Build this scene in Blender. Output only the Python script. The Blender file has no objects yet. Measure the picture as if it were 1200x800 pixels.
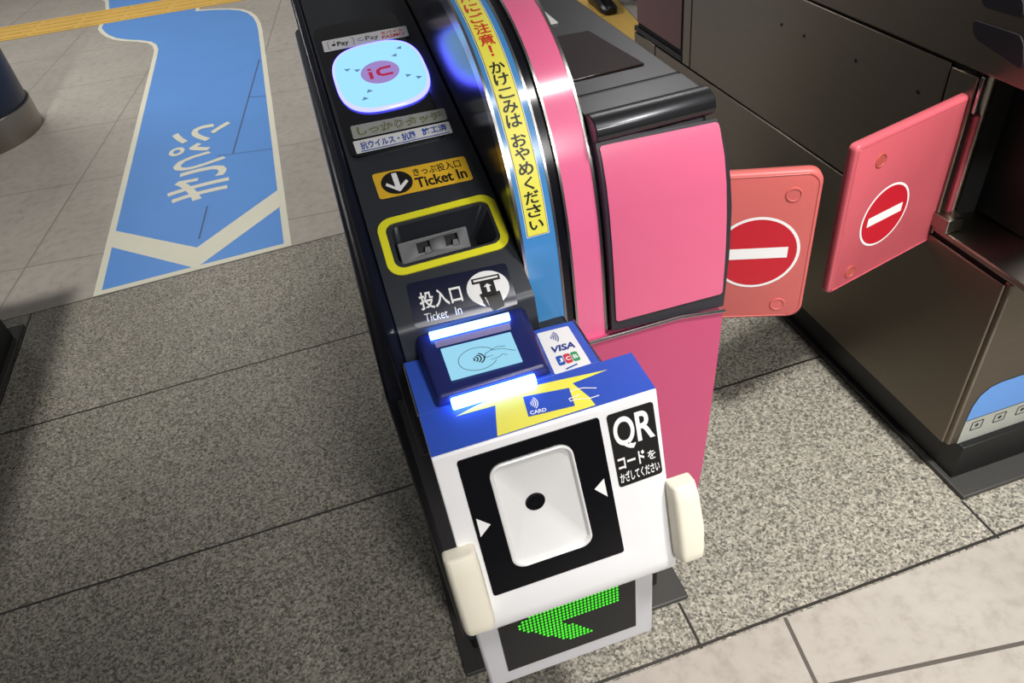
import bpy, bmesh, math, random
from mathutils import Vector, Matrix
random.seed(3)
C = bpy.context.scene.collection
PI = math.pi
# ------------------------------------------------------------------ camera (calibrated from the photograph's vanishing points)
YAW, PITCH, ROLL, FPX, HC = 1.97120334e-01, 7.06888806e-01, 1.53741325e-01, 863.342884, 1.25
_f = Vector((math.sin(YAW)*math.cos(PITCH), math.cos(YAW)*math.cos(PITCH), -math.sin(PITCH)))
_r = Vector((math.cos(YAW), -math.sin(YAW), 0)); _d = _f.cross(_r)
RT = math.cos(ROLL)*_r + math.sin(ROLL)*_d
DN = -math.sin(ROLL)*_r + math.cos(ROLL)*_d
CAM = Vector((0, 0, HC))
cd = bpy.data.cameras.new('camera'); cam = bpy.data.objects.new('camera', cd); C.objects.link(cam)
cd.sensor_width = 36; cd.lens = FPX*36/1200; cd.clip_start = .02
m = Matrix((RT, -DN, -_f)).transposed().to_4x4(); m.translation = CAM; cam.matrix_world = m
bpy.context.scene.camera = cam
def ray(x, y): return RT*((x-600)/FPX) + DN*((y-400)/FPX) + _f
def onz(z, x, y):
    d = ray(x, y); return CAM + d*((z-HC)/d.z)
def onx(X, x, y):
    d = ray(x, y); return CAM + d*(X/d.x)

# ------------------------------------------------------------------ materials
def lin(c):
    if isinstance(c, str): c = [int(c[i:i+2], 16)/255 for i in (0, 2, 4)]
    return tuple((v/12.92 if v <= .04045 else ((v+.055)/1.055)**2.4) for v in c) + (1,)
def mat(name, col, rough=.5, metal=0, emit=0, ecol=None, noise=0, nscale=30, bump=0, coat=0, spec=.5, stretch=None):
    m = bpy.data.materials.new(name); m.use_nodes = True; nt = m.node_tree; b = nt.nodes['Principled BSDF']
    c = lin(col); b.inputs['Base Color'].default_value = c
    b.inputs['Roughness'].default_value = rough; b.inputs['Metallic'].default_value = metal
    b.inputs['Coat Weight'].default_value = coat; b.inputs['Coat Roughness'].default_value = .12
    b.inputs['Specular IOR Level'].default_value = spec
    if emit:
        b.inputs['Emission Color'].default_value = lin(ecol or col); b.inputs['Emission Strength'].default_value = emit
    tc = nt.nodes.new('ShaderNodeTexCoord'); mp = nt.nodes.new('ShaderNodeMapping'); nt.links.new(tc.outputs['Object'], mp.inputs[0])
    if stretch: mp.inputs['Scale'].default_value = stretch
    n = nt.nodes.new('ShaderNodeTexNoise'); n.inputs['Scale'].default_value = nscale; n.inputs['Detail'].default_value = 5
    nt.links.new(mp.outputs[0], n.inputs[0])
    r = nt.nodes.new('ShaderNodeMapRange'); r.inputs[3].default_value = 1-max(noise, .03); r.inputs[4].default_value = 1+max(noise, .03)
    nt.links.new(n.outputs[0], r.inputs[0])
    mx = nt.nodes.new('ShaderNodeVectorMath'); mx.operation = 'SCALE'; mx.inputs[0].default_value = c[:3]
    nt.links.new(r.outputs[0], mx.inputs['Scale']); nt.links.new(mx.outputs[0], b.inputs['Base Color'])
    if bump:
        bp = nt.nodes.new('ShaderNodeBump'); bp.inputs['Strength'].default_value = bump; bp.inputs['Distance'].default_value = .002
        nt.links.new(n.outputs[0], bp.inputs['Height']); nt.links.new(bp.outputs[0], b.inputs['Normal'])
    return m
M = {}
M['black'] = mat('black_plastic', '15161a', .38)
M['gloss'] = mat('black_gloss_acrylic', '0a0b10', .12, coat=.4)
M['coreside'] = mat('dark_satin_side', '0d0e16', .2)
M['reader'] = mat('reader_plastic_blue_glow', '1b2460', .35)  # blue glow of the light bars put into the dark plastic's colour
M['crease'] = mat('worn_crease', '4a5f86', .6)
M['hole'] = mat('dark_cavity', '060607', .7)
M['deck'] = mat('charcoal_painted_metal', '34373d', .42, .25, noise=.05, nscale=60)
M['side'] = mat('dark_navy_side', '14182a', .3, .3)
M['navy'] = mat('navy_label', '10152f', .3)
M['pink'] = mat('pink_panel', 'df688c', .36, noise=.04, nscale=7)
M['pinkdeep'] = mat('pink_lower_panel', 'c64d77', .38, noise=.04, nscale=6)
M['pinkband'] = mat('pink_band', 'f0719c', .22, coat=.5)
M['bandblue'] = mat('blue_band', '4a92d0', .22, coat=.5)
M['silver'] = mat('silver_trim', 'b4b2b0', .25, 1)
M['gun'] = mat('gunmetal', '46474a', .30, .85, noise=.12, nscale=40, bump=.03)
M['gun2'] = mat('dark_grey_metal', '47484a', .45, .5, noise=.08, nscale=50)
M['frame'] = mat('dark_grey_frame', '34333a', .45, .2)
M['white'] = mat('white_plastic', 'f1f1f3', .38)
M['hood'] = mat('white_scanner_plastic', 'e2e2e2', .3)
M['cream'] = mat('cream_foam', 'efe9d6', .7, noise=.03, nscale=20)
M['blue'] = mat('blue_vinyl', '3156bf', .4)
M['yellow'] = mat('yellow_vinyl', 'f7ee58', .45)
M['amber'] = mat('amber_label', 'e9b92c', .4)
M['yelline'] = mat('yellow_frame_line', 'e9e42c', .35)
M['paper'] = mat('white_label', 'eeeeee', .35)
M['greylab'] = mat('pale_grey_label', 'a9aca4', .35)
M['olive'] = mat('olive_print', '6b6a1f', .5)
M['ink'] = mat('black_print', '111111', .5)
M['bluetext'] = mat('blue_print', '2a50b0', .5)
M['navytext'] = mat('indigo_print', '27368a', .5)
M['redtext'] = mat('red_print', 'd4301c', .5)
M['red'] = mat('red_sign_vinyl', 'c01a2c', .4)
M['green'] = mat('green_print', '2e9a62', .5)
M['redlogo'] = mat('red_logo_print', 'd0304a', .5)
M['bluelogo'] = mat('blue_logo_print', '2456b4', .5)
M['whitep'] = mat('white_print', 'f4f4f4', .45)
M['ledgrey'] = mat('grey_display_bezel', 'cfcfd4', .4)
M['ledblack'] = mat('led_panel_black', '101113', .6, noise=.1, nscale=300)
M['led'] = mat('green_led', '30e020', .5, emit=.85, ecol='48e028')
M['screen'] = mat('lit_pale_blue_screen', '304050', .2, emit=.75, ecol='a4e6ff')
M['bar'] = mat('blue_white_light_bar', '90b0ff', .4, emit=13, ecol='5a8cff')
M['ic'] = mat('lit_ic_target', '304060', .25, emit=1.0, ecol='9cdcff')
M['icrim'] = mat('lit_violet_rim', '303060', .25, emit=8, ecol='5050ff')
M['icmid'] = mat('lit_lilac_disc', '403050', .3, emit=.62, ecol='b79ae6')
M['ictri'] = mat('grey_blue_marks', '405878', .5, emit=.42, ecol='7fb0dc')
M['icred'] = mat('backlit_red_print', 'b02048', .5, emit=.35, ecol='d03060')
M['flap'] = mat('pink_padded_vinyl', 'c8625f', .45, noise=.06, nscale=12, bump=.05)
M['flap2'] = mat('pink_padded_vinyl_newer', 'c75b66', .42, noise=.06, nscale=12, bump=.05)
M['bolt'] = mat('brownish_pink_cap', 'b05048', .5)
M['steel'] = mat('brushed_stainless', '9a948a', .36, 1, noise=.06, nscale=8, stretch=(1, 1, 14))
M['steeldk'] = mat('dark_stainless', '857c70', .40, 1, noise=.06, nscale=8, stretch=(1, 1, 14))
M['kick'] = mat('black_kickplate', '0e0e0f', .45)
M['plate'] = mat('grey_floor_plate', '4c4b49', .5, .5, noise=.1, nscale=40)
M['redpanel'] = mat('dark_red_panel', '6e2430', .3, coat=.3)
M['lane'] = mat('blue_floor_vinyl', '6096dc', .38, noise=.06, nscale=5)
M['lanew'] = mat('cream_floor_vinyl', 'dcdac8', .5, noise=.05, nscale=15)
M['tact'] = mat('yellow_tactile', 'd8b25c', .55, noise=.08, nscale=6)
M['column'] = mat('navy_column_wrap', '1a2034', .35)
M['roofglass'] = mat('brown_tinted_acrylic', '2b1d1c', .12, coat=.5)
M['cloth'] = mat('dark_cloth', '1d1d22', .85, noise=.1, nscale=80)
M['shoe'] = mat('black_leather', '0d0d0f', .35)
M['skin'] = mat('skin', 'b98a70', .5)
M['hair'] = mat('black_hair', '0c0a09', .5)

for k_ in ('steeldk', 'steel'):
    nt_ = M[k_].node_tree; tn = nt_.nodes.new('ShaderNodeTangent'); tn.direction_type = 'RADIAL'; tn.axis = 'Z'
    pb = nt_.nodes['Principled BSDF']; nt_.links.new(tn.outputs[0], pb.inputs['Tangent']); pb.inputs['Anisotropic'].default_value = .8; pb.inputs['Anisotropic Rotation'].default_value = .25
# ------------------------------------------------------------------ mesh helpers
def tag(o, label=None, cat=None, group=None, kind=None):
    for k, v in (('label', label), ('category', cat), ('group', group), ('kind', kind)):
        if v: o[k] = v
    return o
def thing(name, label, cat, loc=(0, 0, 0), group=None):
    o = bpy.data.objects.new(name, None); C.objects.link(o); o.location = loc; o.empty_display_size = .1
    return tag(o, label, cat, group)
def obj(name, bm, m, parent=None, bevel=0, seg=3, smooth=True, angle=35):
    bmesh.ops.recalc_face_normals(bm, faces=bm.faces[:])
    me = bpy.data.meshes.new(name); bm.to_mesh(me); bm.free()
    for x in (m if isinstance(m, (list, tuple)) else [m]): me.materials.append(M[x] if isinstance(x, str) else x)
    if smooth:
        for p in me.polygons: p.use_smooth = True
        me.set_sharp_from_angle(angle=math.radians(angle))
    o = bpy.data.objects.new(name, me); C.objects.link(o)
    if parent:
        o.parent = parent
        if not parent.parent: o.matrix_parent_inverse = Matrix.Translation(-parent.location)
    if bevel:
        b = o.modifiers.new('bevel', 'BEVEL'); b.width = bevel; b.segments = seg; b.limit_method = 'ANGLE'; b.angle_limit = math.radians(30)
        b.harden_normals = False
    return o
def box(bm, x0, x1, y0, y1, z0, z1):
    v = [bm.verts.new((x, y, z)) for x in (x0, x1) for y in (y0, y1) for z in (z0, z1)]
    for f in ((0, 1, 3, 2), (4, 6, 7, 5), (0, 4, 5, 1), (2, 3, 7, 6), (0, 2, 6, 4), (1, 5, 7, 3)): bm.faces.new([v[i] for i in f])
    return bm
def prism(bm, prof, x0, x1):            # (y,z) outline extruded along x
    a = [bm.verts.new((x0, y, z)) for y, z in prof]; b = [bm.verts.new((x1, y, z)) for y, z in prof]
    bm.faces.new(a); bm.faces.new(b[::-1]); n = len(prof)
    for i in range(n): bm.faces.new((a[i], a[(i+1) % n], b[(i+1) % n], b[i]))
    return bm
def frameprism(bm, pts, S, h0, h1):      # uv outline on a surface, solid between two heights above it
    a = [bm.verts.new(S.pt(u, v, h0)) for u, v in pts]; b = [bm.verts.new(S.pt(u, v, h1)) for u, v in pts]
    bm.faces.new(a[::-1]); bm.faces.new(b); n = len(pts)
    for i in range(n): bm.faces.new((a[i], a[(i+1) % n], b[(i+1) % n], b[i]))
    return bm
def rings(bm, rr, cap0=True, cap1=True):
    vs = [[bm.verts.new(p) for p in r] for r in rr]; n = len(vs[0])
    for a, b in zip(vs, vs[1:]):
        for i in range(n): bm.faces.new((a[i], a[(i+1) % n], b[(i+1) % n], b[i]))
    if cap0: bm.faces.new(vs[0][::-1])
    if cap1: bm.faces.new(vs[-1])
    return bm
def cyl(bm, c, axis, r, h, n=24):
    ax = Vector(axis).normalized(); t = ax.orthogonal().normalized(); s = ax.cross(t); c = Vector(c)
    return rings(bm, [[c + ax*k + (t*math.cos(a)+s*math.sin(a))*r for a in [2*PI*i/n for i in range(n)]] for k in (0, h)])
def tube(bm, pts, r, n=8):
    pts = [Vector(p) for p in pts]; rr = []
    for i, p in enumerate(pts):
        d = (pts[min(i+1, len(pts)-1)]-pts[max(i-1, 0)]).normalized()
        t = d.cross(Vector((1, 0, 0)) if abs(d.x) < .9 else Vector((0, 0, 1))).normalized(); s = d.cross(t)
        rr.append([p + (t*math.cos(2*PI*k/n)+s*math.sin(2*PI*k/n))*r for k in range(n)])
    return rings(bm, rr)

class Prof:                              # a surface: (y,z) polyline, constant along x; uv = (x, arc length)
    def __init__(s, pts):
        s.p = [Vector(q) for q in pts]; s.s = [0]
        for a, b in zip(s.p, s.p[1:]): s.s.append(s.s[-1]+(b-a).length)
        s.n = []
        for i in range(len(s.p)):
            t = (s.p[min(i+1, len(s.p)-1)]-s.p[max(i-1, 0)]).normalized(); s.n.append(Vector((-t.y, t.x)))
    def pt(s, u, v, off=0):
        i = 0
        while i < len(s.p)-2 and v > s.s[i+1]: i += 1
        k = (v-s.s[i])/(s.s[i+1]-s.s[i]); kk = min(max(k, 0), 1)
        q = s.p[i].lerp(s.p[i+1], k) + (s.n[i].lerp(s.n[i+1], kk)).normalized()*off
        return Vector((u, q.x, q.y))
    def hit(s, x, y):
        d = ray(x, y); best = None
        for i, (a, b) in enumerate(zip(s.p, s.p[1:])):
            # cam + t d : (y,z) on segment a-b
            e = b-a; den = d.y*e.y-d.z*e.x
            if abs(den) < 1e-9: continue
            t = ((a.x-CAM.y)*e.y-(a.y-CAM.z)*e.x)/den
            q = Vector((CAM.y+d.y*t, CAM.z+d.z*t)); k = (q-a).dot(e)/e.length_squared
            lo = -1e-6 if i else -9; hi = 1+1e-6 if i < len(s.p)-2 else 9
            if lo <= k <= hi and (best is None or t < best[0]): best = (t, d.x*t, s.s[i]+k*e.length)
        return best[1], best[2]
    def cuts(s): return s.s[1:-1]
class Plane:
    def __init__(s, o, u, v):
        s.o, s.u, s.v = Vector(o), Vector(u).normalized(), Vector(v).normalized(); s.nn = s.u.cross(s.v)
        if s.nn.dot(CAM-s.o) < 0: s.nn = -s.nn
    def pt(s, u, v, off=0): return s.o + s.u*u + s.v*v + s.nn*off
    def hit(s, x, y):
        d = ray(x, y); p = CAM + d*((s.o-CAM).dot(s.nn)/d.dot(s.nn)) - s.o
        return p.dot(s.u), p.dot(s.v)
    def cuts(s): return []
def lay(bm, vs, fs, S, off):             # put a flat 2-D mesh on a surface
    t = bmesh.new(); vv = [t.verts.new((a, b, 0)) for a, b in vs]
    for f in fs:
        try: t.faces.new([vv[i] for i in f])
        except ValueError: pass
    for c in S.cuts():
        ys = [v.co.y for v in t.verts]
        if min(ys) < c < max(ys):
            bmesh.ops.bisect_plane(t, geom=t.verts[:]+t.edges[:]+t.faces[:], plane_co=(0, c, 0), plane_no=(0, 1, 0), dist=1e-6)
    t.verts.index_update()
    nv = [bm.verts.new(S.pt(v.co.x, v.co.y, off)) for v in t.verts]
    for f in t.faces: bm.faces.new([nv[v.index] for v in f.verts])
    t.free()
def decal(name, S, polys, m, off, parent, lab=None):
    bm = bmesh.new()
    for p in polys: lay(bm, p, [range(len(p))], S, off)
    o = obj(name, bm, m, parent, smooth=True)
    if lab: o['label'] = lab
    return o
def ringpoly(bm, S, outer, inner, off):
    n = len(outer); lay(bm, outer+inner, [(i, (i+1) % n, n+(i+1) % n, n+i) for i in range(n)], S, off)
_tc = {}
def text2d(s, bold=0.0, italic=0.0):
    k = (s, bold, italic)
    if k in _tc: return _tc[k]
    cu = bpy.data.curves.new('t', 'FONT'); cu.body = s; cu.offset = bold; cu.shear = italic; cu.resolution_u = 8 if s in 'QR' else 3; cu.fill_mode = 'BOTH'
    o = bpy.data.objects.new('t', cu); C.objects.link(o)
    dg = bpy.context.evaluated_depsgraph_get(); me = bpy.data.meshes.new_from_object(o.evaluated_get(dg))
    vs = [(v.co.x, v.co.y) for v in me.vertices]; fs = [tuple(p.vertices) for p in me.polygons]
    bpy.data.objects.remove(o); bpy.data.curves.remove(cu); bpy.data.meshes.remove(me)
    xs = [v[0] for v in vs]; ys = [v[1] for v in vs]; x0, x1, y0, y1 = min(xs), max(xs), min(ys), max(ys)
    vs = [((x-x0)/(x1-x0), (y1-y)/(y1-y0)) for x, y in vs]
    _tc[k] = (vs, fs); return _tc[k]
class Card:                              # four corners (TL,TR,BR,BL) on a surface; inside it unit coordinates, v down
    def __init__(s, S, px=None, uv=None): s.S = S; s.q = uv or [S.hit(*p) for p in px]
    def at(s, a, b):
        q = s.q; return tuple((q[0][i]*(1-a)+q[1][i]*a)*(1-b)+(q[3][i]*(1-a)+q[2][i]*a)*b for i in (0, 1))
    def size(s):
        d = lambda a, b: math.dot if 0 else math.hypot(a[0]-b[0], a[1]-b[1])
        return (d(s.q[0], s.q[1])+d(s.q[3], s.q[2]))/2, (d(s.q[0], s.q[3])+d(s.q[1], s.q[2]))/2
    def rr(s, r, inset=0, n=6):          # rounded rectangle, r and inset in metres
        w, h = s.size(); out = []
        for cx, cy, a0 in ((inset+r, inset+r, PI), (w-inset-r, inset+r, 1.5*PI), (w-inset-r, h-inset-r, 0), (inset+r, h-inset-r, .5*PI)):
            for i in range(n+1):
                a = a0+.5*PI*i/n; out.append(s.at((cx+r*math.cos(a))/w, (cy+r*math.sin(a))/h))
        return out
    def disc(s, a, b, r, n=32, k=1):
        w, h = s.size(); return [s.at(a+r*math.cos(t)/w, b+r*k*math.sin(t)/h) for t in [2*PI*i/n for i in range(n)]]
    def poly(s, pts): return [s.at(*p) for p in pts]
    def text(s, name, st, a0, b0, a1, b1, m, off, parent, bold=0.0, italic=0.0, rot=0):
        bm = bmesh.new(); vs, fs = text2d(st, bold, italic)
        if rot == 180: vs = [(1-x, 1-y) for x, y in vs]
        lay(bm, [s.at(a0+(a1-a0)*x, b0+(b1-b0)*y) for x, y in vs], fs, s.S, off)
        return obj(name, bm, m, parent, smooth=False)
def stroke(pts, w):                      # 2-D polyline to a ribbon outline
    L, R = [], []
    for i, p in enumerate(pts):
        a = pts[max(i-1, 0)]; b = pts[min(i+1, len(pts)-1)]; dx, dy = b[0]-a[0], b[1]-a[1]; l = math.hypot(dx, dy) or 1
        nx, ny = -dy/l*w/2, dx/l*w/2; L.append((p[0]+nx, p[1]+ny)); R.append((p[0]-nx, p[1]-ny))
    n = len(pts); return L+R, [(i, i+1, n+i+1, n+i) for i in range(n-1)]
def strokes(name, S, lst, w, m, off, parent):
    bm = bmesh.new()
    for p in lst:
        vs, fs = stroke(p, w); lay(bm, vs, fs, S, off)
    return obj(name, bm, m, parent, smooth=False)
def arc(cx, cy, r, a0, a1, n=10, k=1): return [(cx+r*math.cos(math.radians(a0+(a1-a0)*i/n)), cy+k*r*math.sin(math.radians(a0+(a1-a0)*i/n))) for i in range(n+1)]
def boolean(o, cutter):
    md = o.modifiers.new('b', 'BOOLEAN'); md.operation = 'DIFFERENCE'; md.object = cutter; md.solver = 'EXACT'
    dg = bpy.context.evaluated_depsgraph_get(); dg.update()
    me = bpy.data.meshes.new_from_object(o.evaluated_get(dg)); o.modifiers.remove(md); old = o.data; o.data = me
    bpy.data.objects.remove(cutter); bpy.data.meshes.remove(old)

# ------------------------------------------------------------------ the floor
def floor_material(name, kind):
    m = bpy.data.materials.new(name); m.use_nodes = True; nt = m.node_tree; b = nt.nodes['Principled BSDF']; N = nt.nodes.new; L = nt.links.new
    tc = N('ShaderNodeTexCoord')
    def noise(scale, detail=4, rough=.5):
        n = N('ShaderNodeTexNoise'); n.inputs['Scale'].default_value = scale; n.inputs['Detail'].default_value = detail; n.inputs['Roughness'].default_value = rough
        L(tc.outputs['Object'], n.inputs[0]); return n.outputs[0]
    def ramp(fac, stops):
        r = N('ShaderNodeValToRGB'); e = r.color_ramp.elements
        while len(e) < len(stops): e.new(.5)
        for q, (p, c) in zip(e, stops): q.position = p; q.color = lin(c)
        L(fac, r.inputs[0]); return r.outputs[0]
    def math_(op, a, bb=None):
        q = N('ShaderNodeMath'); q.operation = op
        for i, v in enumerate((a, bb)):
            if v is None: continue
            if isinstance(v, (int, float)): q.inputs[i].default_value = v
            else: L(v, q.inputs[i])
        return q.outputs[0]
    def mixc(f, a, c, mode='MIX'):
        q = N('ShaderNodeMix'); q.data_type = 'RGBA'; q.blend_type = mode
        if isinstance(f, (int, float)): q.inputs[0].default_value = f
        else: L(f, q.inputs[0])
        for i, v in ((6, a), (7, c)):
            if isinstance(v, str): q.inputs[i].default_value = lin(v)
            else: L(v, q.inputs[i])
        return q.outputs[2]
    sep = N('ShaderNodeSeparateXYZ'); L(tc.outputs['Object'], sep.inputs[0])
    def line(coord, positions, w):       # 1 near any of the listed positions
        out = None
        for p in positions:
            d = math_('LESS_THAN', math_('ABSOLUTE', math_('SUBTRACT', coord, p)), w)
            out = d if out is None else math_('MAXIMUM', out, d)
        return out
    if kind == 'granite':
        v = N('ShaderNodeTexVoronoi'); v.inputs['Scale'].default_value = 260; L(tc.outputs['Object'], v.inputs[0])
        sp = N('ShaderNodeSeparateColor'); L(v.outputs['Color'], sp.inputs[0])
        base = ramp(sp.outputs[0], [(0, '2a2a26'), (.18, '55534b'), (.45, '98948a'), (.8, 'bab5a8'), (1, 'd8d3c4')])
        n2 = ramp(noise(130, 3, .6), [(.35, '55554f'), (.62, 'b9b5aa')])
        c = mixc(.35, base, n2)
        c = mixc(.35, c, ramp(noise(2.5, 4), [(.3, 'a8a69c'), (.7, 'd8d4c8')]), 'MULTIPLY')
        wob = math_('MULTIPLY', math_('SUBTRACT', noise(9, 2), .5), .004)
        yy = math_('ADD', sep.outputs[1], wob); xx = math_('ADD', sep.outputs[0], wob)
        j = line(yy, (1.072, 1.643, .536, 2.198), .0028)
        jx = line(xx, (-1.056, .352, .947), .0026)
        # the short cross joints only run where a plate or kerb stone ends
        near = math_('LESS_THAN', sep.outputs[1], .62)
        jl = math_('MULTIPLY', line(xx, (-1.056,), .0026), 1.0)
        j = math_('MAXIMUM', j, math_('MAXIMUM', math_('MULTIPLY', jx, near), jl))
        c = mixc(j, c, '2c2925'); rough = .42
    else:
        a = math.radians(8.1); ca, sa = math.cos(a), math.sin(a)
        u = math_('SUBTRACT', math_('MULTIPLY', sep.outputs[0], ca), math_('MULTIPLY', sep.outputs[1], sa))
        w = math_('ADD', math_('MULTIPLY', sep.outputs[0], sa), math_('MULTIPLY', sep.outputs[1], ca))
        c = ramp(noise(3, 6, .6), [(.3, '968f86'), (.7, 'ada79d')])
        c = mixc(.5, c, ramp(noise(28, 5, .65), [(.25, '857f77'), (.5, 'aea9a0'), (.8, 'bab6ae')]))
        def grid(coord, pitch, off, wd):
            t = math_('PINGPONG', math_('SUBTRACT', coord, off), pitch/2); return t
        fu = math_('LESS_THAN', math_('PINGPONG', math_('SUBTRACT', u, .43-.635*10), .3175), .0035)
        fw = math_('LESS_THAN', math_('PINGPONG', math_('SUBTRACT', w, .474-.617*10), .3085), .0035)
        jc = mixc(math_('LESS_THAN', sep.outputs[1], .6), '8d867c', '57514b'); c = mixc(math_('MAXIMUM', fu, fw), c, jc); rough = .4
    L(c, b.inputs['Base Color']); b.inputs['Roughness'].default_value = rough
    bp = N('ShaderNodeBump'); bp.inputs['Strength'].default_value = .15; bp.inputs['Distance'].default_value = .001
    L(noise(180, 3), bp.inputs['Height']); L(bp.outputs[0], b.inputs['Normal'])
    return m
M['granite'] = floor_material('speckled_granite', 'granite'); M['tile'] = floor_material('beige_concrete_tile', 'tile')
bm = bmesh.new()
xs = (-7, 7); ys = (-4, .53, 2.2, 12)
for i in range(3):
    f = bm.faces.new([bm.verts.new(p) for p in ((xs[0], ys[i], 0), (xs[1], ys[i], 0), (xs[1], ys[i+1], 0), (xs[0], ys[i+1], 0))])
    f.material_index = 1 if i == 1 else 0
    bmesh.ops.recalc_face_normals(bm, faces=[f])
fo = obj('floor', bm, ['tile', 'granite'], smooth=False); tag(fo, kind='structure')

# tactile strips (set in the tiles' own grid, turned 8 degrees)
GZ = Plane((0, 0, 0), (1, 0, 0), (0, 1, 0))
A8 = math.radians(8.1); TU = Vector((math.cos(A8), -math.sin(A8), 0)); TV = Vector((math.sin(A8), math.cos(A8), 0))
TG = Plane((0, 0, 0), TU, TV)
def tactile(u0, u1, v0, v1, along, lab):
    t = thing('tactile_paving', lab, 'tactile paving', TG.pt((u0+u1)/2, (v0+v1)/2))
    bm = bmesh.new(); frameprism(bm, [(u0, v0), (u1, v0), (u1, v1), (u0, v1)], TG, 0.0002, .003); obj('base', bm, 'tact', t, smooth=False)
    bm = bmesh.new(); n = 4
    L = (u1-u0) if along == 'u' else (v1-v0); cells = max(1, round(L/.3))
    for c in range(cells):
        for k in range(n):
            if along == 'u':
                a, b = u0+c*.3+.02, u0+(c+1)*.3-.02; q = v0+(k+.5)*(v1-v0)/n; R = [(a, q-.012), (b, q-.012), (b, q+.012), (a, q+.012)]
            else:
                a, b = v0+c*.3+.02, v0+(c+1)*.3-.02; q = u0+(k+.5)*(u1-u0)/n; R = [(q-.012, a), (q+.012, a), (q+.012, b), (q-.012, b)]
            frameprism(bm, R, TG, .003, .006)
    o = obj('raised_bars', bm, 'tact', t, smooth=False)
    return t
tactile(-3.1, .7, 5.34, 5.70, 'u', 'yellow tactile strip crossing the blue floor lane at the far left')
tactile(.70, 1.06, 3.2, 5.3, 'v', 'yellow tactile strip under the dark shoe behind the gate')

# blue lane sticker
lane = thing('floor_sticker', 'blue floor lane sticker with white arrow and white lettering', 'floor sticker', (-.55, 3.0, 0))
outer = [(-.870, 2.203), (-.240, 2.203), (-.240, 4.70), (-.245, 4.85), (-.262, 5.00), (-.295, 5.13), (-.345, 5.23), (-.42, 5.31), (-.52, 5.38), (-.62, 5.43),
         (-.62, 5.9), (-.7, 6.2), (-1.0, 6.9), (-1.6, 7.2), (-1.5, 6.6), (-1.30, 6.2), (-1.262, 5.9), (-1.262, 5.48), (-1.235, 5.38), (-1.19, 5.26), (-1.13, 5.15), (-1.05, 5.06), (-.97, 4.99), (-.91, 4.92), (-.875, 4.84), (-.858, 4.74), (-.857, 4.60)]
def inset(P, d):
    n = len(P); out = []
    for i in range(n):
        a, b, c = Vector(P[i-1]), Vector(P[i]), Vector(P[(i+1) % n]); e, f = (b-a).normalized(), (c-b).normalized()
        n1, n2 = Vector((-e.y, e.x)), Vector((-f.y, f.x)); k = (n1+n2); k = k/max(.4, k.length_squared)*2
        out.append(tuple(b+k*d))
    return out
bm = bmesh.new(); frameprism(bm, outer, GZ, .0002, .0010); obj('border', bm, 'lanew', lane, smooth=False)['label'] = 'cream white edge line'
bm = bmesh.new(); frameprism(bm, inset(outer, .024), GZ, .0010, .0014); obj('blue_field', bm, 'lane', lane, smooth=False)
bm = bmesh.new(); frameprism(bm, [(-.857, 2.625), (-.55, 2.345), (-.258, 2.625), (-.258, 2.49), (-.55, 2.213), (-.853, 2.505)][::-1], GZ, .0014, .0018); obj('arrow_chevron', bm, 'lanew', lane, smooth=False)
# lettering read from the far side
def letter(ch, x0, x1, y0, y1, off):
    vs, fs = text2d(ch, .010); bm = bmesh.new()
    lay(bm, [(x1-(x1-x0)*a, y0+(y1-y0)*b) for a, b in vs], fs, GZ, off); return obj('lettering', bm, 'lanew', lane, smooth=False)
letter('き', -.675, -.44, 2.70, 2.975, .0019); letter('っ', -.665, -.452, 2.985, 3.125, .0022); letter('ぷ', -.69, -.43, 3.135, 3.42, .0025)
strokes('crease', GZ, [[(-.276, 4.167), (-.335, 3.72), (-.424, 3.046)]], .007, 'crease', .0019, lane); strokes('crease', GZ, [[(-.487, 3.057), (-.262, 2.998)]], .004, 'crease', .0019, lane); strokes('crease', GZ, [[(-.345, 3.65), (-.264, 3.61)]], .006, 'crease', .0019, lane)
strokes('crease', GZ, [[(-.52, 2.63), (-.545, 2.40)]], .006, 'crease', .0019, lane)

# ------------------------------------------------------------------ column at the left
col = thing('column', 'round dark navy column with a steel base band', 'column', (-1.66, 3.90, 0))
bm = bmesh.new(); cyl(bm, (-1.66, 3.90, .12), (0, 0, 1), .325, 3.0, 64); obj('shaft', bm, 'column', col)
bm = bmesh.new(); cyl(bm, (-1.66, 3.90, 0), (0, 0, 1), .335, .13, 64); obj('base_band', bm, 'steel', col, bevel=.004)

# ------------------------------------------------------------------ the central ticket gate
gate = thing('ticket_gate', 'pink and charcoal ticket gate with white scanner unit in the foreground', 'ticket gate', (.18, .62, 0))
YE = 2.09
bm = box(bmesh.new(), -.045, .372, .62, YE+.06, .001, .012); obj('floor_plate', bm, 'plate', gate, bevel=.003)
bm = box(bmesh.new(), -.020, .33, .66, YE, .012, .10); obj('kickplate', bm, 'kick', gate, bevel=.004)
bm = prism(bmesh.new(), [(.625, .10), (YE, .10), (YE, .68), (.625, .68)], -.030, .236); obj('lower_body', bm, 'side', gate, bevel=.012)
# deck
D = Prof([(.590, .735), (.597, .778), (.604, .787), (.655, .809), (.70, .828), (.75, .845), (.80, .859), (.85, .871), (.95, .895), (1.09, .927), (1.25, .955), (1.45, .975), (1.70, .98)])
prof = [tuple(p) for p in D.p] + [(YE, .97), (YE, .60), (.60, .60)]
bm = prism(bmesh.new(), prof, .004, .1505); deck = obj('deck_housing', bm, 'deck', gate)
slot_px = [(447, 256), (580, 236), (595, 287), (460, 322)]
slot = Card(D, px=[(448, 256), (580, 237), (595, 286), (461, 321)])
fx0, fx1 = .019, .145
slot_s0 = (slot.q[2][1]+slot.q[3][1])/2; slot_s1 = (slot.q[0][1]+slot.q[1][1])/2
slot = Card(D, uv=[(.0200, slot_s1), (.1440, slot_s1), (.1440, slot_s0), (.0185, slot_s0)])
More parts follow.
